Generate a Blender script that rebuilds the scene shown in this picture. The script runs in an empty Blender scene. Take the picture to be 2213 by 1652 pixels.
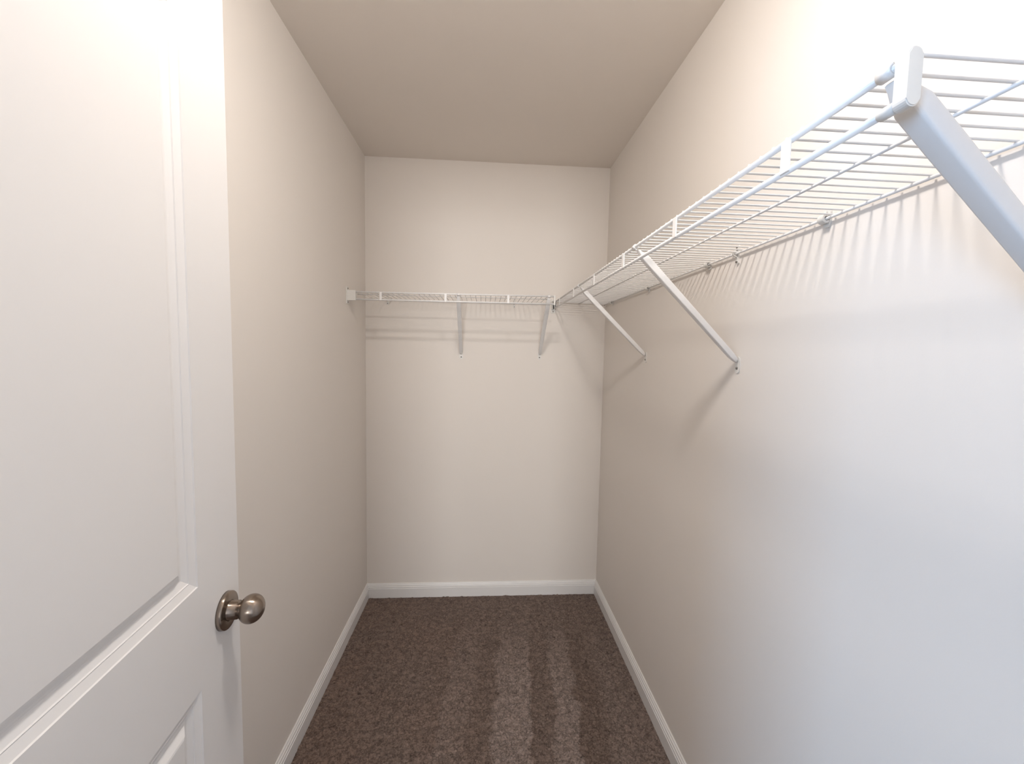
import bpy, bmesh, math, random
import numpy as np
from mathutils import Vector, Matrix

random.seed(7)
S = bpy.context.scene
COL = S.collection

# ------------------------------------------------------------------ room size (metres)
W, D, H = 1.330, 2.3144, 2.44        # closet width, far wall, ceiling
YF = 0.062                           # inner face of the closet's front wall
BX0, BX1, BY0 = -2.2, 2.4, -6.4      # bedroom beyond the doorway
DOOR_L, DOOR_R, DOOR_TOP = 0.250, 1.005, 2.06

# ------------------------------------------------------------------ camera
F_PX = 890.0
YAW, PITCH, ROLL = 0.0674062, 0.0700748, 0.0195238
CAM = Vector((0.6517, 0.0, 1.4098))
fw = Vector((math.sin(YAW) * math.cos(PITCH), math.cos(YAW) * math.cos(PITCH), -math.sin(PITCH)))
rt = Vector((math.cos(YAW), -math.sin(YAW), 0))
up = rt.cross(fw)
r2 = rt * math.cos(ROLL) + up * math.sin(ROLL)
u2 = -rt * math.sin(ROLL) + up * math.cos(ROLL)
cd = bpy.data.cameras.new('camera')
cam = bpy.data.objects.new('camera', cd)
COL.objects.link(cam)
cam.matrix_world = Matrix(((r2.x, u2.x, -fw.x, CAM.x), (r2.y, u2.y, -fw.y, CAM.y),
                           (r2.z, u2.z, -fw.z, CAM.z), (0, 0, 0, 1)))
cd.sensor_fit = 'HORIZONTAL'
cd.sensor_width = 36.0
cd.lens = 36.0 * F_PX / 2213.0
cd.clip_start = 0.02
S.camera = cam

# ------------------------------------------------------------------ world, daylight, added fill, exposure
wd = bpy.data.worlds.new('world')
S.world = wd
wd.use_nodes = True
bg = wd.node_tree.nodes['Background']
bg.inputs[0].default_value = (0.55, 0.72, 1.0, 1)
bg.inputs[1].default_value = 1.0

WIN_Y0, WIN_Y1, WIN_Z0, WIN_Z1 = -3.05, -1.75, 0.75, 2.1     # bedroom window in the wall at BX0
dl = bpy.data.lights.new('daylight', 'AREA')
dl.shape = 'RECTANGLE'
dl.size = WIN_Y1 - WIN_Y0 - 0.1
dl.size_y = WIN_Z1 - WIN_Z0 - 0.1
dl.energy = 150.0
dl.color = (0.36, 0.63, 1.0)
dlo = bpy.data.objects.new('daylight', dl)
COL.objects.link(dlo)
dlo.location = (BX0 - 0.05, (WIN_Y0 + WIN_Y1) / 2, (WIN_Z0 + WIN_Z1) / 2)
dlo.rotation_euler = (math.radians(90), 0, math.radians(-90))   # points to +x

W2_X0, W2_X1, W2_Z0, W2_Z1 = -0.37, 0.97, 0.72, 2.08           # unseen opening added for a fill light, in the wall at BY0
fill_data = bpy.data.lights.new('fill_far', 'AREA')  # fill light added through the doorway to brighten the back wall
fill_data.shape = 'RECTANGLE'
fill_data.size = W2_X1 - W2_X0 - 0.1
fill_data.size_y = W2_Z1 - W2_Z0 - 0.1
fill_data.energy = 168.0
fill_data.color = (1.0, 1.0, 1.0)
fill_obj = bpy.data.objects.new('fill_far', fill_data)
COL.objects.link(fill_obj)
fill_obj.location = ((W2_X0 + W2_X1) / 2, BY0 - 0.05, (W2_Z0 + W2_Z1) / 2)
fill_obj.rotation_euler = (math.radians(-90), 0, math.radians(180))  # points to +y

LAMP = Vector((0.65, 0.66, H))
LAMP_STRENGTH = 184.0
LAMP_COLOR = (1.0, 0.94, 0.885, 1)

vs = S.view_settings
vs.view_transform = 'Standard'
vs.look = 'None'
vs.gamma = 1.0
vs.use_curve_mapping = False
vs.exposure = 0.0

# ------------------------------------------------------------------ materials
def mat(name, color, rough=0.5, metal=0.0, spec=0.5):
    m = bpy.data.materials.new(name)
    m.use_nodes = True
    b = m.node_tree.nodes['Principled BSDF']
    b.inputs['Base Color'].default_value = (*color, 1)
    b.inputs['Roughness'].default_value = rough
    b.inputs['Metallic'].default_value = metal
    b.inputs['Specular IOR Level'].default_value = spec
    return m

def add_noise(m, color, var=0.04, scale=30.0, bump=0.0, bscale=200.0, dist=0.001):
    nt = m.node_tree
    b = nt.nodes['Principled BSDF']
    tc = nt.nodes.new('ShaderNodeTexCoord')
    n = nt.nodes.new('ShaderNodeTexNoise')
    n.inputs['Scale'].default_value = scale
    n.inputs['Detail'].default_value = 4
    nt.links.new(tc.outputs['Object'], n.inputs['Vector'])
    mx = nt.nodes.new('ShaderNodeMix')
    mx.data_type = 'RGBA'
    mx.inputs[6].default_value = (*[c * (1 - var) for c in color], 1)
    mx.inputs[7].default_value = (*[min(1, c * (1 + var)) for c in color], 1)
    nt.links.new(n.outputs['Fac'], mx.inputs[0])
    nt.links.new(mx.outputs[2], b.inputs['Base Color'])
    if bump:
        n2 = nt.nodes.new('ShaderNodeTexNoise')
        n2.inputs['Scale'].default_value = bscale
        n2.inputs['Detail'].default_value = 3
        nt.links.new(tc.outputs['Object'], n2.inputs['Vector'])
        bp = nt.nodes.new('ShaderNodeBump')
        bp.inputs['Strength'].default_value = bump
        bp.inputs['Distance'].default_value = dist
        nt.links.new(n2.outputs['Fac'], bp.inputs['Height'])
        nt.links.new(bp.outputs['Normal'], b.inputs['Normal'])
    return m

PAINT = (0.790, 0.740, 0.688)
M_wall = add_noise(mat('wall_paint', PAINT, 0.62, spec=0.3), PAINT, 0.012, 3.0, 0.10, 260.0, 0.0006)
CEILC = (0.86, 0.80, 0.735)
M_ceil = add_noise(mat('ceiling_paint', CEILC, 0.85, spec=0.2), CEILC, 0.012, 4.0, 0.15, 300.0, 0.0006)
TRIM = (0.80, 0.785, 0.77)
M_trim = add_noise(mat('trim_paint', TRIM, 0.32, spec=0.5), TRIM, 0.01, 8.0)
DOORC = (0.78, 0.76, 0.745)
M_door = add_noise(mat('door_paint', DOORC, 0.36, spec=0.5), DOORC, 0.01, 6.0, 0.05, 160.0, 0.0004)
WIRE = (0.82, 0.81, 0.80)
M_wire = add_noise(mat('white_epoxy_coat', WIRE, 0.30, spec=0.5), WIRE, 0.015, 90.0)
CAPC = (0.75, 0.735, 0.70)
M_cap = add_noise(mat('white_plastic', CAPC, 0.40, spec=0.5), CAPC, 0.01, 60.0)
M_black = mat('cavity_shade', (0.006, 0.006, 0.006), 0.7)  # black standing for shade inside the bracket opening
SCREW = (0.22, 0.20, 0.18)
M_screw = add_noise(mat('screw_steel', SCREW, 0.4, metal=0.8), SCREW, 0.1, 400.0)
NICK = (0.33, 0.275, 0.23)
M_nickel = add_noise(mat('satin_nickel', NICK, 0.24, metal=1.0), NICK, 0.03, 60.0)
_nt = M_nickel.node_tree                                # spun finish: scratches run round the axis
_b = _nt.nodes['Principled BSDF']
_tg = _nt.nodes.new('ShaderNodeTangent')
_tg.direction_type = 'RADIAL'
_tg.axis = 'Y'
_nt.links.new(_tg.outputs[0], _b.inputs['Tangent'])
_b.inputs['Anisotropic'].default_value = 0.8
_b.inputs['Anisotropic Rotation'].default_value = 0.25
_b.inputs['Roughness'].default_value = 0.25
M_hinge = add_noise(mat('hinge_nickel', NICK, 0.35, metal=1.0), NICK, 0.03, 60.0)
M_glassw = mat('window_frame_paint', (0.8, 0.8, 0.8), 0.4)

def lamp_mat():
    m = bpy.data.materials.new('lit_glass_dome')
    m.use_nodes = True
    b = m.node_tree.nodes['Principled BSDF']
    b.inputs['Base Color'].default_value = (0.9, 0.87, 0.8, 1)
    b.inputs['Emission Color'].default_value = LAMP_COLOR
    b.inputs['Emission Strength'].default_value = LAMP_STRENGTH
    return m
M_lamp = lamp_mat()

def carpet_mat():
    m = bpy.data.materials.new('carpet')
    m.use_nodes = True
    nt = m.node_tree
    L = nt.links.new
    b = nt.nodes['Principled BSDF']
    b.inputs['Roughness'].default_value = 1.0
    b.inputs['Specular IOR Level'].default_value = 0.05
    b.inputs['Sheen Weight'].default_value = 0.12
    b.inputs['Sheen Roughness'].default_value = 0.5
    tc = nt.nodes.new('ShaderNodeTexCoord')
    def noise(scale, detail=3, rough=0.55, vec=None):
        n = nt.nodes.new('ShaderNodeTexNoise')
        n.inputs['Scale'].default_value = scale
        n.inputs['Detail'].default_value = detail
        n.inputs['Roughness'].default_value = rough
        L(vec or tc.outputs['Object'], n.inputs['Vector'])
        return n.outputs['Fac']
    def math_(op, a, c, clamp=False):
        n = nt.nodes.new('ShaderNodeMath')
        n.operation = op
        n.use_clamp = clamp
        for i, v in enumerate((a, c)):
            if v is None: continue
            if isinstance(v, (int, float)): n.inputs[i].default_value = v
            else: L(v, n.inputs[i])
        return n.outputs[0]
    def ramp(fac, stops, interp='LINEAR'):
        r = nt.nodes.new('ShaderNodeValToRGB')
        r.color_ramp.interpolation = interp
        e = r.color_ramp.elements
        while len(e) < len(stops): e.new(0.5)
        for k, (p, c) in enumerate(stops):
            e[k].position = p
            e[k].color = (*c, 1) if isinstance(c, tuple) else (c, c, c, 1)
        L(fac, r.inputs[0])
        return r.outputs[0]
    def mix(f, a, c, mode='MIX'):
        n = nt.nodes.new('ShaderNodeMix')
        n.data_type = 'RGBA'
        n.blend_type = mode
        for i, v in ((0, f), (6, a), (7, c)):
            if isinstance(v, (int, float)): n.inputs[i].default_value = v
            elif isinstance(v, tuple): n.inputs[i].default_value = (*v, 1)
            else: L(v, n.inputs[i])
        return n.outputs[2]
    sep = nt.nodes.new('ShaderNodeSeparateXYZ')
    L(tc.outputs['Object'], sep.inputs[0])
    x, y = sep.outputs[0], sep.outputs[1]
    # vacuum strokes brushed into the nap: bands that run towards the far wall
    warp = math_('MULTIPLY', math_('SUBTRACT', noise(7.0, 4), 0.5), 0.10)
    warp2 = math_('MULTIPLY', math_('SUBTRACT', noise(45.0, 3), 0.5), 0.03)
    sl = math_('MULTIPLY', math_('SUBTRACT', y, 1.31), -0.09)
    xp = math_('DIVIDE', math_('ADD', math_('ADD', x, sl), math_('ADD', warp, warp2)), 1.33)
    q = lambda v: v / 1.33
    band = ramp(xp, [(0.0, 0.30), (q(0.40), 0.34), (q(0.475), 0.34), (q(0.49), 0.62), (q(0.575), 0.55), (q(0.61), 0.32),
                     (q(0.675), 0.34), (q(0.70), 0.95), (q(0.83), 1.0), (q(0.842), 0.25), (q(0.92), 0.32), (q(0.94), 0.90),
                     (q(1.015), 0.85), (q(1.03), 0.12), (q(1.10), 0.16), (q(1.16), 0.55), (1.0, 0.50)])
    fade = ramp(math_('DIVIDE', y, 2.4), [(0.0, 1.0), (0.70, 1.0), (0.86, 0.12), (1.0, 0.0)])
    bandv = mix(fade, (0.38, 0.38, 0.38), band)
    red = ramp(noise(2.2, 3), [(0.35, 0.0), (0.70, 1.0)])
    redx = ramp(x, [(0.0, 1.0), (0.35, 0.9), (0.75, 0.15), (1.0, 0.1)])
    base_dark = mix(math_('MULTIPLY', red, redx), (0.160, 0.112, 0.090), (0.190, 0.116, 0.084))
    base_light = (0.300, 0.236, 0.208)
    c1 = mix(bandv, base_dark, base_light)
    # tuft mottling, dark pits between the tufts
    t1 = ramp(noise(150.0, 4, 0.65), [(0.30, 0.55), (0.50, 1.0), (0.72, 1.4)])
    t2 = ramp(noise(42.0, 4, 0.7), [(0.30, 0.42), (0.42, 0.97), (0.75, 1.18)])
    c2 = mix(1.0, c1, t1, 'MULTIPLY')
    c3 = mix(1.0, c2, t2, 'MULTIPLY')
    rn = math_('ABSOLUTE', math_('SUBTRACT', noise(26.0, 6, 0.7), 0.5), None)
    c3 = mix(1.0, c3, ramp(rn, [(0.0, 0.50), (0.018, 0.70), (0.045, 1.0), (1.0, 1.0)]), 'MULTIPLY')
    fl = ramp(noise(230.0, 2), [(0.66, 0.0), (0.76, 1.0)])
    c4 = mix(math_('MULTIPLY', fl, 0.35), c3, (0.30, 0.19, 0.16))
    L(c4, b.inputs['Base Color'])
    bp = nt.nodes.new('ShaderNodeBump')
    bp.inputs['Strength'].default_value = 0.7
    bp.inputs['Distance'].default_value = 0.004
    L(math_('ADD', noise(190.0, 4, 0.7), noise(60.0, 3)), bp.inputs['Height'])
    L(bp.outputs['Normal'], b.inputs['Normal'])
    return m
M_carpet = carpet_mat()

# ------------------------------------------------------------------ mesh helpers
def obj(name, bm, m, parent=None, smooth=False):
    me = bpy.data.meshes.new(name)
    bmesh.ops.recalc_face_normals(bm, faces=bm.faces[:])
    bm.to_mesh(me)
    bm.free()
    return obj_me(name, me, m, parent, smooth)

def obj_me(name, me, m, parent=None, smooth=False):
    if m is not None and not me.materials:
        me.materials.append(m)
    if smooth:
        me.polygons.foreach_set('use_smooth', [True] * len(me.polygons))
    o = bpy.data.objects.new(name, me)
    COL.objects.link(o)
    o.parent = parent
    return o

def empty(name, loc=(0, 0, 0), rz=0.0):
    o = bpy.data.objects.new(name, None)
    o.empty_display_size = 0.05
    COL.objects.link(o)
    o.location = loc
    o.rotation_euler = (0, 0, rz)
    return o

def tag(o, label, cat, group=None, kind=None):
    o['label'] = label
    o['category'] = cat
    if group: o['group'] = group
    if kind: o['kind'] = kind
    return o

def box(bm, x0, x1, y0, y1, z0, z1, bevel=0.0, seg=2):
    r = bmesh.ops.create_cube(bm, size=1.0)
    vs_ = r['verts']
    for v in vs_:
        v.co = Vector((x0 + (v.co.x + 0.5) * (x1 - x0), y0 + (v.co.y + 0.5) * (y1 - y0), z0 + (v.co.z + 0.5) * (z1 - z0)))
    if bevel:
        es = {e for v in vs_ for e in v.link_edges}
        bmesh.ops.bevel(bm, geom=list(es), offset=bevel, segments=seg, profile=0.5, affect='EDGES')
    return bm

def boxes(*bs):
    bm = bmesh.new()
    for b in bs: box(bm, *b)
    return bm

def tube(bm, pts, r, n=8, caps=True):
    """round tube through pts; r is one radius or one per point"""
    pts = [Vector(p) for p in pts]
    rs = r if isinstance(r, (list, tuple)) else [r] * len(pts)
    rings = []
    ref = None
    for i, p in enumerate(pts):
        t = (pts[min(i + 1, len(pts) - 1)] - pts[max(i - 1, 0)]).normalized()
        if ref is None:
            a = Vector((0, 0, 1)) if abs(t.z) < 0.9 else Vector((1, 0, 0))
            ref = (a - t * a.dot(t)).normalized()
        else:
            ref = (ref - t * ref.dot(t)).normalized()
        bn = t.cross(ref)
        rings.append([bm.verts.new(p + (ref * math.cos(2 * math.pi * k / n) + bn * math.sin(2 * math.pi * k / n)) * rs[i]) for k in range(n)])
    for a, b in zip(rings, rings[1:]):
        for k in range(n):
            bm.faces.new((a[k], a[(k + 1) % n], b[(k + 1) % n], b[k]))
    if caps:
        bm.faces.new(rings[0][::-1])
        bm.faces.new(rings[-1])
    return bm

def sweep_rect(bm, pts, wa, ha, side):
    """rounded-rectangle bar through pts. side: fixed unit vector for the width; wa/ha full sizes (lists per point)"""
    pts = [Vector(p) for p in pts]
    side = Vector(side).normalized()
    rings = []
    for i, p in enumerate(pts):
        t = (pts[min(i + 1, len(pts) - 1)] - pts[max(i - 1, 0)]).normalized()
        nrm = t.cross(side).normalized()
        w, h = wa[i] / 2, ha[i] / 2
        c = min(w, h) * 0.32
        prof = []
        for sx, sy, a0 in ((1, 1, 0), (-1, 1, 90), (-1, -1, 180), (1, -1, 270)):
            for k in range(4):
                a = math.radians(a0 + 30 * k)
                prof.append((sx * (w - c) + c * math.cos(a), sy * (h - c) + c * math.sin(a)))
        rings.append([bm.verts.new(p + side * a + nrm * b) for a, b in prof])
    n = len(rings[0])
    for a, b in zip(rings, rings[1:]):
        for k in range(n):
            bm.faces.new((a[k], a[(k + 1) % n], b[(k + 1) % n], b[k]))
    bm.faces.new(rings[0][::-1])
    bm.faces.new(rings[-1])
    return bm

def lathe(bm, prof, axis_o, axis, n=40):
    """prof: list of (distance along axis, radius)"""
    axis = Vector(axis).normalized()
    a = Vector((0, 0, 1)) if abs(axis.z) < 0.9 else Vector((1, 0, 0))
    e1 = (a - axis * a.dot(axis)).normalized()
    e2 = axis.cross(e1)
    o = Vector(axis_o)
    rings = []
    for d, r in prof:
        if r < 1e-6:
            rings.append([bm.verts.new(o + axis * d)])
        else:
            rings.append([bm.verts.new(o + axis * d + (e1 * math.cos(2 * math.pi * k / n) + e2 * math.sin(2 * math.pi * k / n)) * r) for k in range(n)])
    for p, q in zip(rings, rings[1:]):
        for k in range(n):
            k2 = (k + 1) % n
            if len(p) == 1 and len(q) == 1: continue
            if len(p) == 1: bm.faces.new((p[0], q[k2], q[k]))
            elif len(q) == 1: bm.faces.new((p[k], p[k2], q[0]))
            else: bm.faces.new((p[k], p[k2], q[k2], q[k]))
    return bm

def stadium(bm, cx, y0, y1, z0, z1, w, n=10, taper=0.0):
    """upright plate with round ends, extruded along y"""
    r = w / 2
    prof = []
    for k in range(n + 1):
        a = math.pi * k / n
        prof.append((cx + r * math.cos(a), z1 - r + r * math.sin(a)))
    for k in range(n + 1):
        a = math.pi + math.pi * k / n
        prof.append((cx + r * math.cos(a), z0 + r + r * math.sin(a)))
    A = [bm.verts.new((x, y0, z)) for x, z in prof]
    B = [bm.verts.new((x, y1, z)) for x, z in prof]
    m_ = len(prof)
    for k in range(m_):
        bm.faces.new((A[k], A[(k + 1) % m_], B[(k + 1) % m_], B[k]))
    bm.faces.new(A)
    bm.faces.new(B[::-1])
    return bm

# ------------------------------------------------------------------ the room
def struct(name, bm, m, label, cat):
    return tag(obj(name, bm, m), label, cat, kind='structure')

T = 0.10
struct('wall_left', boxes((-T, 0, YF - 0.122, D + T, 0, H)), M_wall, 'plain beige closet wall behind the open white door', 'wall')
struct('wall_right', boxes((W, W + T, YF - 0.122, D + T, 0, H)), M_wall, 'long beige wall that carries the long wire shelf', 'wall')
struct('wall_back', boxes((0, W, D, D + T, 0, H)), M_wall, 'narrow beige end wall that carries the short wire shelf', 'wall')
struct('ceiling', boxes((-T, W + T, YF - 0.122, D + T, H, H + T)), M_ceil, 'flat pale beige closet ceiling', 'ceiling')
struct('wall_front', boxes((0, DOOR_L - 0.02, YF - 0.12, YF, 0, H), (DOOR_R + 0.02, W, YF - 0.12, YF, 0, H),
                           (DOOR_L - 0.02, DOOR_R + 0.02, YF - 0.12, YF, DOOR_TOP + 0.02, H)), M_wall,
       'beige closet front wall with the doorway opening', 'wall')
floor = struct('floor', boxes((-T, W + T, YF - 0.122, D + T, -0.06, -0.005)), M_carpet,
               'brown carpeted closet floor with vacuum streaks', 'floor')

# carpet pile: a fine uneven surface over the floor that is in view
def pile():
    rng = np.random.default_rng(3)
    st = 0.0034
    xs = np.arange(0.006, W - 0.004, st)
    ys = np.arange(YF + 0.02, D - 0.004, st)
    ny, nx = len(ys), len(xs)
    def smooth(a, k):
        for _ in range(k):
            a = (a + np.roll(a, 1, 0) + np.roll(a, -1, 0) + np.roll(a, 1, 1) + np.roll(a, -1, 1)) / 5
        return a / a.std()
    h = 0.0011 * rng.standard_normal((ny, nx)) + 0.0009 * smooth(rng.standard_normal((ny, nx)), 3) + 0.0008 * smooth(rng.standard_normal((ny, nx)), 16)
    X, Y = np.meshgrid(xs, ys)
    X = X + rng.uniform(-1, 1, X.shape) * st * 0.3
    Y = Y + rng.uniform(-1, 1, Y.shape) * st * 0.3
    co = np.stack([X, Y, np.clip(h, -0.0045, 0.005)], -1).reshape(-1, 3)
    i = np.arange((ny - 1) * nx).reshape(ny - 1, nx)[:, :-1].ravel()
    f = np.stack([i, i + 1, i + nx + 1, i + nx], -1)
    me = bpy.data.meshes.new('carpet_pile')
    me.vertices.add(len(co))
    me.vertices.foreach_set('co', co.ravel())
    me.loops.add(f.size)
    me.loops.foreach_set('vertex_index', f.ravel().astype(np.int32))
    me.polygons.add(len(f))
    me.polygons.foreach_set('loop_start', np.arange(0, f.size, 4, dtype=np.int32))
    me.update(calc_edges=True)
    o = obj_me('carpet_pile', me, M_carpet, floor)
    o['kind'] = 'stuff'
pile()

# baseboards: (offset from wall, height) profile with flat face and two small beads, mitred in the corners
BB = [(0.0, 0.0), (0.0145, 0.0), (0.0145, 0.054), (0.0125, 0.0555), (0.0128, 0.0590), (0.0122, 0.0635), (0.0098, 0.0655),
      (0.0094, 0.0668), (0.0096, 0.0700), (0.0082, 0.0735), (0.0058, 0.0750), (0.0056, 0.0770), (0.0048, 0.0795), (0.003, 0.0808), (0.0, 0.0808)]
def board(name, fa, fb, label):
    bm = bmesh.new()
    A = [bm.verts.new(fa(d, z)) for d, z in BB]
    B = [bm.verts.new(fb(d, z)) for d, z in BB]
    n = len(BB)
    for k in range(n):
        bm.faces.new((A[k], A[(k + 1) % n], B[(k + 1) % n], B[k]))
    bm.faces.new(A)
    bm.faces.new(B[::-1])
    struct(name, bm, M_trim, label, 'baseboard')
board('baseboard_left', lambda d, z: (d, YF + d, z), lambda d, z: (d, D - d, z), 'white beaded baseboard along the wall behind the door')
board('baseboard_right', lambda d, z: (W - d, YF + d, z), lambda d, z: (W - d, D - d, z), 'white beaded baseboard along the wall under the long shelf')
board('baseboard_back', lambda d, z: (d, D - d, z), lambda d, z: (W - d, D - d, z), 'white beaded baseboard along the narrow end wall')

# doorway jamb
struct('trim_1', boxes((DOOR_L - 0.02, DOOR_L, YF - 0.125, YF + 0.005, 0, DOOR_TOP), (DOOR_R, DOOR_R + 0.02, YF - 0.125, YF + 0.005, 0, DOOR_TOP),
                       (DOOR_L - 0.02, DOOR_R + 0.02, YF - 0.125, YF + 0.005, DOOR_TOP, DOOR_TOP + 0.02)), M_trim,
       'white jamb lining the closet doorway', 'door frame')

# bedroom beyond the doorway, lit by its window
yb = YF - 0.122
struct('wall_bedroom_side', boxes((BX0 - T, BX0, BY0, WIN_Y0, 0, H), (BX0 - T, BX0, WIN_Y1, yb, 0, H),
                                  (BX0 - T, BX0, WIN_Y0, WIN_Y1, 0, WIN_Z0), (BX0 - T, BX0, WIN_Y0, WIN_Y1, WIN_Z1, H)),
       M_wall, 'beige bedroom wall with the window opening', 'wall')
struct('wall_bedroom_far', boxes((BX0 - T, W2_X0, BY0 - T, BY0, 0, H), (W2_X1, BX1 + T, BY0 - T, BY0, 0, H),
                                 (W2_X0, W2_X1, BY0 - T, BY0, 0, W2_Z0), (W2_X0, W2_X1, BY0 - T, BY0, W2_Z1, H)), M_wall, 'beige bedroom wall with an added fill light opening facing the closet doorway', 'wall')
struct('wall_bedroom_end', boxes((BX1, BX1 + T, BY0, yb, 0, H)), M_wall, 'plain beige bedroom wall facing the window', 'wall')
struct('wall_bedroom_near', boxes((BX0 - T, -T, yb, YF, 0, H), (W + T, BX1 + T, yb, YF, 0, H)), M_wall,
       'beige bedroom wall on either side of the closet', 'wall')
struct('ceiling_bedroom', boxes((BX0 - T, BX1 + T, BY0 - T, yb, H, H + T)), M_ceil, 'pale bedroom ceiling outside the closet', 'ceiling')
struct('floor_bedroom', boxes((BX0 - T, BX1 + T, BY0 - T, yb, -0.06, 0.0)), M_carpet, 'brown bedroom carpet outside the closet', 'floor')
def window(name, along_y, a0, a1, z0, z1, at, label):
    """frame of four rails and a middle rail in an opening; at: inner wall face"""
    def bx(p, q, c, d, u, v):
        return (p, q, c, d, u, v) if along_y else (c, d, p, q, u, v)
    zm = (z0 + z1) / 2
    t0, t1 = at - 0.04, at + 0.01
    parts = [bx(t0, t1, a0, a0 + 0.05, z0, z1), bx(t0, t1, a1 - 0.05, a1, z0, z1), bx(t0, t1, a0 + 0.05, a1 - 0.05, z0, z0 + 0.05),
             bx(t0, t1, a0 + 0.05, a1 - 0.05, z1 - 0.05, z1), bx(at - 0.03, at, a0 + 0.05, a1 - 0.05, zm - 0.02, zm + 0.02)]
    struct(name, boxes(*parts), M_glassw, label, 'window')
window('window_1', True, WIN_Y0, WIN_Y1, WIN_Z0, WIN_Z1, BX0, 'white framed window in the bedroom side wall')
window('fill_window', False, W2_X0, W2_X1, W2_Z0, W2_Z1, BY0, 'added white framed window for the fill light facing the closet doorway')  # made-up window frame around the added fill light

# ------------------------------------------------------------------ ceiling lamp of the closet (above the frame)
lamp = tag(empty('ceiling_light', LAMP), 'round flush ceiling light with a frosted glass dome', 'ceiling light')
obj('base_ring', lathe(bmesh.new(), [(0, 0), (0, 0.125), (0.018, 0.125), (0.022, 0.118), (0.022, 0.0)], (0, 0, 0), (0, 0, -1)), M_nickel, lamp, True)
dome = [(0.0225, 0.080)] + [(0.0225 + 0.042 * math.sin(math.radians(a)), 0.080 * math.cos(math.radians(a))) for a in (12, 25, 38, 50, 62, 74, 83)] + [(0.0645, 0.0)]
obj('glass_dome', lathe(bmesh.new(), dome, (0, 0, 0), (0, 0, -1)), M_lamp, lamp, True)

# ------------------------------------------------------------------ the door
TH = math.radians(5.3)
KN = Vector((0.1990, 0.7313, 0.9446))                # knob axis on the door face
dv = Vector((-math.sin(TH), math.cos(TH), 0))
DW, DZ0, DZ1, DT = 0.711, 0.012, 2.042, 0.035
hinge = KN + dv * (0.050 - DW)
door = tag(empty('door_1', (hinge.x, hinge.y, 0), math.radians(90) + TH), 'white two panel door swung open into the closet with a nickel knob', 'door', kind='structure')
# local frame: x along the door away from the hinge, -y is the face in view
PX0, PX1 = 0.125, DW - 0.1255
PAN = [(0.235, 0.860), (1.0316, 1.906)]
bm = bmesh.new()
xs = [0, PX0, PX1, DW]
zs = [DZ0, PAN[0][0], PAN[0][1], PAN[1][0], PAN[1][1], DZ1]
for yy in (0.0, DT):
    g = [[bm.verts.new((x, yy, z)) for x in xs] for z in zs]
    for j in range(5):
        for i in range(3):
            if i == 1 and j in (1, 3): continue
            bm.faces.new((g[j][i], g[j][i + 1], g[j + 1][i + 1], g[j + 1][i]))
for (a, b) in (((0, DZ0), (DW, DZ0)), ((DW, DZ0), (DW, DZ1)), ((DW, DZ1), (0, DZ1)), ((0, DZ1), (0, DZ0))):
    bm.faces.new([bm.verts.new(c) for c in ((a[0], 0, a[1]), (b[0], 0, b[1]), (b[0], DT, b[1]), (a[0], DT, a[1]))])
bmesh.ops.remove_doubles(bm, verts=bm.verts[:], dist=1e-6)
obj('door_slab', bm, M_door, door)
# moulded panel profile (inset, depth)
PROF = [(0, 0), (0.0010, 0.0018), (0.0120, 0.0055), (0.0135, 0.0050), (0.0145, 0.0066), (0.0235, 0.0100), (0.0255, 0.0102), (0.0300, 0.0092), (0.0400, 0.0030), (0.0430, 0.0022)]
for (z0, z1) in PAN:
    for sgn, y0, nm in ((1, 0.0, 'front'), (-1, DT, 'rear')):
        bm = bmesh.new()
        loops = []
        for d, dep in PROF:
            y = y0 + sgn * dep
            loops.append([bm.verts.new(c) for c in ((PX0 + d, y, z0 + d), (PX1 - d, y, z0 + d), (PX1 - d, y, z1 - d), (PX0 + d, y, z1 - d))])
        for a, b in zip(loops, loops[1:]):
            for k in range(4):
                bm.faces.new((a[k], a[(k + 1) % 4], b[(k + 1) % 4], b[k]))
        bm.faces.new(loops[-1])
        obj('panel', bm, M_door, door)
for z in (0.25, 1.03, 1.82):
    h = bmesh.new()
    tube(h, [(-0.004, -0.006, z - 0.045), (-0.004, -0.006, z + 0.045)], 0.006, 12)
    box(h, -0.0025, 0.0, -0.004, 0.030, z - 0.044, z + 0.044)
    obj('hinge', h, M_hinge, door)
obj('latch_plate', boxes((DW - 0.001, DW + 0.0012, DT / 2 - 0.0125, DT / 2 + 0.0125, KN.z - 0.028, KN.z + 0.028)), M_hinge, door)
ku = DW - 0.050
def ball(a, b, d0, n=18):
    return [(d0 + a * (1 - math.cos(math.pi * k / n)), b * math.sin(math.pi * k / n)) for k in range(n + 1)]
for sgn, yb_ in ((-1, 0.0), (1, DT)):
    ax = (0, sgn, 0)
    o = (ku, yb_, KN.z)
    # egg shaped knob: fuller near the neck side of the middle, rounded nose
    prof = []
    n = 26
    for k in range(n + 1):
        t = k / n
        a = math.pi * t
        r = 0.0246 * math.sin(a) ** 0.92
        d = 0.0235 + 0.0405 * (0.5 - 0.5 * math.cos(a)) 
        prof.append((d, r if 0 < k < n else 0.0))
    knob = obj('door_knob', lathe(bmesh.new(), prof, o, ax, 48), M_nickel, door, True)
    knob['label'] = 'satin nickel egg shaped knob'
    obj('rosette', lathe(bmesh.new(), [(0, 0.0), (0, 0.0322), (0.0066, 0.0320), (0.0078, 0.0312), (0.0084, 0.0298), (0.0092, 0.020), (0.0094, 0.0)], o, ax, 56), M_nickel, knob, True)
    obj('knob_neck', lathe(bmesh.new(), [(0.008, 0.0), (0.008, 0.0190), (0.0105, 0.0160), (0.0225, 0.0156), (0.0228, 0.0128), (0.0290, 0.0126), (0.0290, 0.0)], o, ax, 32), M_nickel, knob, True)

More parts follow.
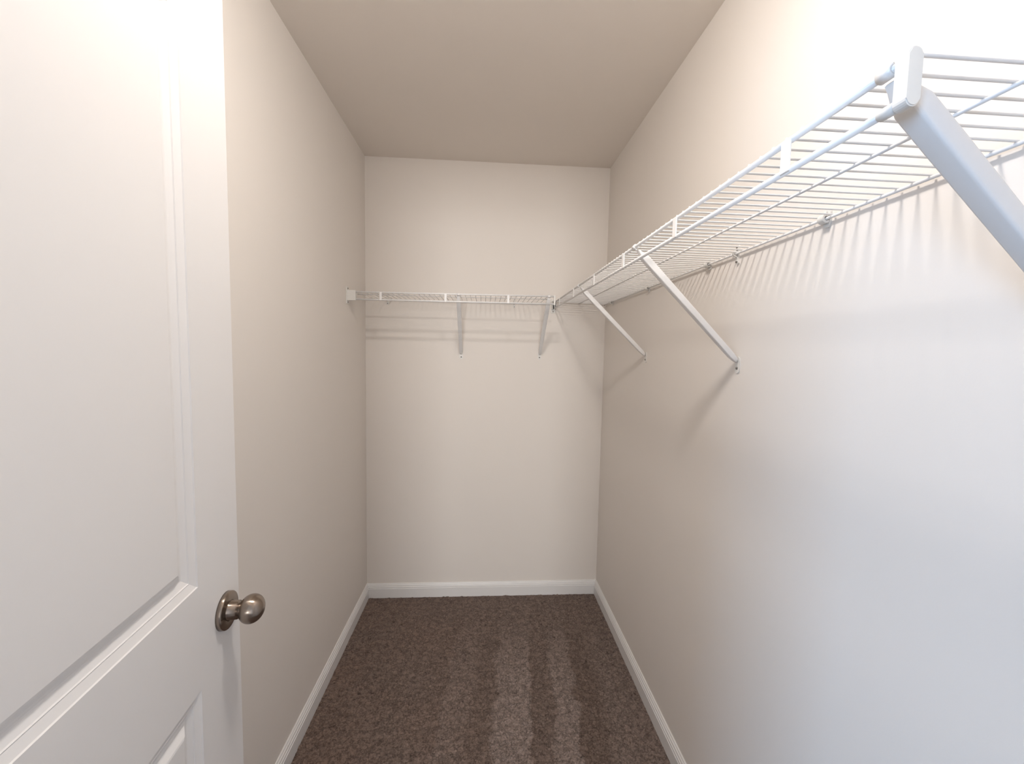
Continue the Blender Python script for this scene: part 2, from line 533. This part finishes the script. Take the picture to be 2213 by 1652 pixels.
# ------------------------------------------------------------------ wire shelves
def wire_mesh():
    bm = bmesh.new()
    tube(bm, [(0, 0, 0), (0.5, 0, 0), (1.0, 0, 0)], 1.0, 8)
    me = bpy.data.meshes.new('cross_wire')
    bm.to_mesh(me)
    bm.free()
    me.materials.append(M_wire)
    me.polygons.foreach_set('use_smooth', [len(p.vertices) == 4 for p in me.polygons])
    return me
WM = wire_mesh()
def wire(parent, a, b, r):
    a, b = Vector(a), Vector(b)
    d = b - a
    q = d.to_track_quat('X', 'Z').to_matrix().to_4x4()
    o = bpy.data.objects.new('cross_wire', WM)
    COL.objects.link(o)
    o.parent = parent
    o.matrix_local = Matrix.Translation(a) @ q @ Matrix.Diagonal((d.length, r, r, 1))

SX = 1.035                                            # front of the long shelf
fz = lambda y: 1.6832 + 0.0055 * y                    # upper front rod
lz = lambda y: 1.6450 + 0.0080 * y                    # lower front rod
bz = lambda y: 1.6855 + 0.0018 * y                    # rear rod
SXB, SXM = W - 0.0090, 1.176
Y0, Y1 = 0.372, D - 0.006
s1 = tag(empty('wire_shelf', (0, 0, 0)), 'long white wire shelf along the wall with an open capped end', 'shelf')
obj('front_rod', tube(bmesh.new(), [(SX, Y0, fz(Y0)), (SX, Y1, fz(Y1))], 0.0041, 14), M_wire, s1, True)
obj('lower_front_rod', tube(bmesh.new(), [(SX, Y0, lz(Y0)), (SX, Y1 - 0.03, lz(Y1))], 0.0041, 14), M_wire, s1, True)
mz = lambda y: (bz(y) + fz(y)) / 2 + 0.0006
obj('middle_rod', tube(bmesh.new(), [(SXM, Y0 + 0.004, mz(Y0)), (SXM, Y1, mz(Y1))], 0.0024, 10), M_wire, s1, True)
obj('rear_rod', tube(bmesh.new(), [(SXB, Y0 + 0.004, bz(Y0)), (SXB, Y1, bz(Y1))], 0.0029, 12), M_wire, s1, True)
y = 0.4967 - 0.0254 * 5 + 0.003
while y < Y1 - 0.004:
    wire(s1, (SX - 0.0015, y, fz(y) + 0.0046), (SXB + 0.002, y, bz(y) + 0.0043), 0.0018)
    y += 0.02535
wire(s1, (SX, Y1 - 0.004, fz(Y1) + 0.0046), (SXB + 0.002, Y1 - 0.004, bz(Y1) + 0.0037), 0.0018)
for y in (0.5205, 0.829, 1.141, 1.453, 1.786, 2.121):
    bm = bmesh.new()
    box(bm, SX - 0.0052, SX - 0.0026, y - 0.0082, y + 0.0082, lz(y) - 0.003, fz(y) + 0.0015, 0.0011, 2)
    obj('lip_strut', bm, M_wire, s1)
cap = bmesh.new()
stadium(cap, SX, Y0 - 0.007, Y0 + 0.0062, lz(Y0) - 0.0075, fz(Y0) + 0.0075, 0.0136)
bmesh.ops.bevel(cap, geom=[e for e in cap.edges if all(abs(v.co.y - (Y0 - 0.007)) < 1e-6 for v in e.verts)], offset=0.0010, segments=2, affect='EDGES')
c = obj('end_cap', cap, M_cap, s1)
c['label'] = 'off-white plastic end cap'
obj('cap_sleeve', tube(bmesh.new(), [(SX, Y0 + 0.006, lz(Y0)), (SX, Y0 + 0.024, lz(Y0)), (SX, Y0 + 0.0255, lz(Y0))], [0.0058, 0.0056, 0.0043], 14), M_cap, s1, True)

# short shelf on the end wall
FY = 2.0094
gz = lambda x: 1.6828 + 0.0062 * x                    # upper front rod
kz = lambda x: 1.6490 + 0.0030 * x
X0, X1 = 0.006, 0.9865
RZ = 1.6885
s2 = tag(empty('wire_shelf', (0, 0, 0)), 'short white wire shelf across the narrow end wall', 'shelf')
obj('front_rod', tube(bmesh.new(), [(X0, FY, gz(X0)), (X1, FY, gz(X1))], 0.0040, 14), M_wire, s2, True)
obj('lower_front_rod', tube(bmesh.new(), [(X0, FY, kz(X0)), (X1, FY, kz(X1))], 0.0040, 14), M_wire, s2, True)
obj('middle_rod', tube(bmesh.new(), [(X0 + 0.01, 2.122, RZ - 0.0006), (X1 - 0.004, 2.122, RZ + 0.0003)], 0.0023, 10), M_wire, s2, True)
obj('rear_rod', tube(bmesh.new(), [(X0 + 0.01, D - 0.0125, RZ), (X1 - 0.004, D - 0.0125, RZ)], 0.0024, 10), M_wire, s2, True)
x = 0.831 - 0.0254 * 32
while x < X1 - 0.004:
    wire(s2, (x, FY - 0.0015, gz(x) + 0.0044), (x, D - 0.0108, RZ + 0.0037), 0.0015)
    x += 0.0254
for x in (0.1575, 0.4613, 0.7615):
    bm = bmesh.new()
    box(bm, x - 0.0056, x + 0.0056, FY - 0.0052, FY - 0.0026, kz(x) - 0.003, gz(x) + 0.002, 0.0010, 2)
    obj('lip_strut', bm, M_wire, s2)
bm = bmesh.new()
box(bm, X1 - 0.0035, X1 + 0.0045, FY - 0.0055, FY + 0.0055, kz(X1) - 0.0058, gz(X1) + 0.0058, 0.0012, 2)
obj('end_cap', bm, M_cap, s2)

# ------------------------------------------------------------------ end brackets that hold the shelf ends to the walls
br = tag(empty('end_bracket', (0, FY, 1.667)), 'white square end bracket holding the short shelf to the wall', 'bracket')
obj('wall_plate', box(bmesh.new(), 0.0, 0.0042, -0.012, 0.016, -0.0395, 0.0395, 0.0008), M_cap, br)
obj('bracket_body', box(bmesh.new(), 0.0040, 0.0425, -0.0085, 0.0085, -0.0245, 0.0235, 0.0010), M_cap, br)
for z in (-0.032, 0.032):
    obj('screw', lathe(bmesh.new(), [(0, 0), (0, 0.0036), (0.0022, 0.0030), (0.0028, 0.0)], (0.0042, 0.003, z), (1, 0, 0), 12), M_screw, br)

zb = (fz(D) + lz(D)) / 2
br = tag(empty('end_bracket', (SX - 0.004, D, zb)), 'white end bracket on the end wall holding the long shelf', 'bracket')
obj('wall_plate', box(bmesh.new(), -0.012, 0.012, -0.004, 0.0, -0.042, 0.034, 0.0008), M_cap, br)
bm = boxes((-0.0095, -0.0075, -0.036, -0.004, -0.024, 0.024), (0.0095, 0.0115, -0.036, -0.004, -0.024, 0.024),
           (-0.0075, 0.0095, -0.036, -0.004, 0.022, 0.024))
obj('bracket_body', bm, M_cap, br)
obj('socket_shade', boxes((-0.0070, -0.0010, -0.030, -0.005, -0.020, 0.018)), M_black, br)  # solid black block, paints the shade in the hollow bracket
obj('screw', lathe(bmesh.new(), [(0, 0), (0, 0.0034), (0.0022, 0.0028), (0.0028, 0.0)], (0, -0.004, -0.034), (0, -1, 0), 12), M_screw, br)

# ------------------------------------------------------------------ angled braces (local frame: wall at y=0, shelf front towards -y)
def brace(loc, rz, reach, foot_z, top_z, label, group, k=1.0):
    e = tag(empty('shelf_brace', loc, rz), label, 'brace', group)
    tip = Vector((0, -reach + 0.006, top_z - 0.0065))
    ft = Vector((0, -0.004, foot_z))
    d = (tip - ft)
    P = lambda t: ft + d * t
    ts = [0.0, 0.02, 0.06, 0.80, 0.92, 0.955, 0.98, 1.0]
    wa = [k * v for v in (0.006, 0.013, 0.0165, 0.0190, 0.0190, 0.0160, 0.0130, 0.0115)]
    ha = [k * v for v in (0.006, 0.011, 0.0155, 0.0180, 0.0180, 0.0115, 0.0065, 0.0035)]
    bm = bmesh.new()
    sweep_rect(bm, [P(t) for t in ts], wa, ha, (1, 0, 0))
    obj('strut', bm, M_wire, e, True)
    # hook that curls round the upper front rod
    bm = bmesh.new()
    ring_o, ring_i = [], []
    pts_o, pts_i = [], []
    n = 12
    for i in range(n + 1):
        a = math.radians(-40 - 215 * i / n)
        for lst, rr in ((pts_o, 0.0064), (pts_i, 0.0043)):
            lst.append((-reach + rr * math.cos(a), top_z + rr * math.sin(a)))
    w = 0.0075
    vo = [[bm.verts.new((s * w, p, z)) for p, z in pts_o] for s in (-1, 1)]
    vi = [[bm.verts.new((s * w, p, z)) for p, z in pts_i] for s in (-1, 1)]
    for k in range(n):
        bm.faces.new((vo[0][k], vo[0][k + 1], vo[1][k + 1], vo[1][k]))
        bm.faces.new((vi[0][k], vi[1][k], vi[1][k + 1], vi[0][k + 1]))
        for s in (0, 1):
            bm.faces.new((vo[s][k], vo[s][k + 1], vi[s][k + 1], vi[s][k]))
    for k in (0, n):
        bm.faces.new((vo[0][k], vo[1][k], vi[1][k], vi[0][k]))
    obj('hook', bm, M_wire, e, True)
    # foot plate on the wall and its screw
    bm = bmesh.new()
    stadium(bm, 0.0, -0.0028, 0.0, foot_z - 0.030, foot_z + 0.014, 0.019, 8)
    obj('foot_plate', bm, M_cap, e)
    obj('screw', lathe(bmesh.new(), [(0, 0.0), (0, 0.0036), (0.002, 0.0032), (0.003, 0.0)], (0, -0.0028, foot_z - 0.017), (0, -1, 0), 14), M_screw, e, True)
    return e
G1 = 'braces under the long shelf'
R90 = math.radians(-90)
for y, foot, label in ((0.392, 1.412, 'wide white angled brace behind the capped end of the long shelf'),
                       (1.0623, 1.398, 'white angled brace at the middle of the long shelf'),
                       (1.6975, 1.410, 'white angled brace under the long shelf next to the room corner')):
    brace((W, y, 0), R90, W - SX, foot, fz(y), label, G1, 1.25 if y < 0.5 else 1.0)
G2 = 'braces under the short shelf'
for x, foot, label in ((0.5215, 1.400, 'grey-white angled brace at the middle of the short shelf'),
                       (0.9605, 1.405, 'grey-white angled brace at the open end of the short shelf')):
    brace((x, D, 0), 0.0, D - FY, foot, gz(x), label, G2, 1.1)

# ------------------------------------------------------------------ wall clips that hold the rear rods (same local frame)
def clip(loc, rz, zr, label, group, thin=False):
    e = tag(empty('wall_clip', loc, rz), label, 'clip', group)
    w = 0.0026 if thin else 0.0072
    bm = bmesh.new()
    if thin:
        pts = [(-0.004, zr + 0.020), (-0.006, zr + 0.013), (-0.013, zr + 0.007), (-0.0175, zr), (-0.0150, zr - 0.0055), (-0.0075, zr - 0.008), (-0.0035, zr - 0.014), (-0.004, zr - 0.023)]
        sweep_rect(bm, [(0, p, z) for p, z in pts], [2 * w] * len(pts), [0.0022] * len(pts), (1, 0, 0))
    else:
        pts = [(-0.0105 + 0.0070 * math.cos(math.radians(a)), zr + 0.0070 * math.sin(math.radians(a))) for a in range(60, 331, 27)]
        sweep_rect(bm, [(0, p, z) for p, z in pts], [2 * w] * len(pts), [0.0050] * len(pts), (1, 0, 0))
    obj('hook', bm, M_cap, e, True)
    bm = bmesh.new()
    stadium(bm, 0.0, -0.005, 0.0, zr - (0.027 if thin else 0.0165), zr + (0.024 if thin else 0.021), 0.0085 if thin else 0.0155, 6)
    obj('base_plate', bm, M_cap, e)
    spots = ((zr + 0.0165), (zr - 0.0215)) if thin else ((zr + 0.0135),)
    for z in spots:
        obj('pin', lathe(bmesh.new(), [(0, 0), (0, 0.0026), (0.0035, 0.0024), (0.004, 0.0)], (0, -0.005, z), (0, -1, 0), 10), M_screw if thin else M_cap, e)
GC = 'clips on the rear rod of the long shelf'
for y, where in ((0.462, 'just beyond the capped end'), (0.7955, 'between the wide and middle braces'), (1.2246, 'just past the middle brace'),
                 (1.6881, 'above the brace next to the corner'), (2.176, 'in the far room corner')):
    clip((W, y, 0), R90, bz(y), 'white plastic wall clip on the long shelf, ' + where, GC)
clip((W, 1.0858, 0), R90, bz(1.0858), 'thin bent wall clip with two dark screws on the long shelf', GC, True)
GS = 'clips on the rear rod of the short shelf'
for x, where in ((0.1195, 'near the square end bracket'), (0.812, 'near the open end')):
    clip((x, D, 0), 0.0, RZ, 'thin white wall clip on the short shelf ' + where, GS, True)
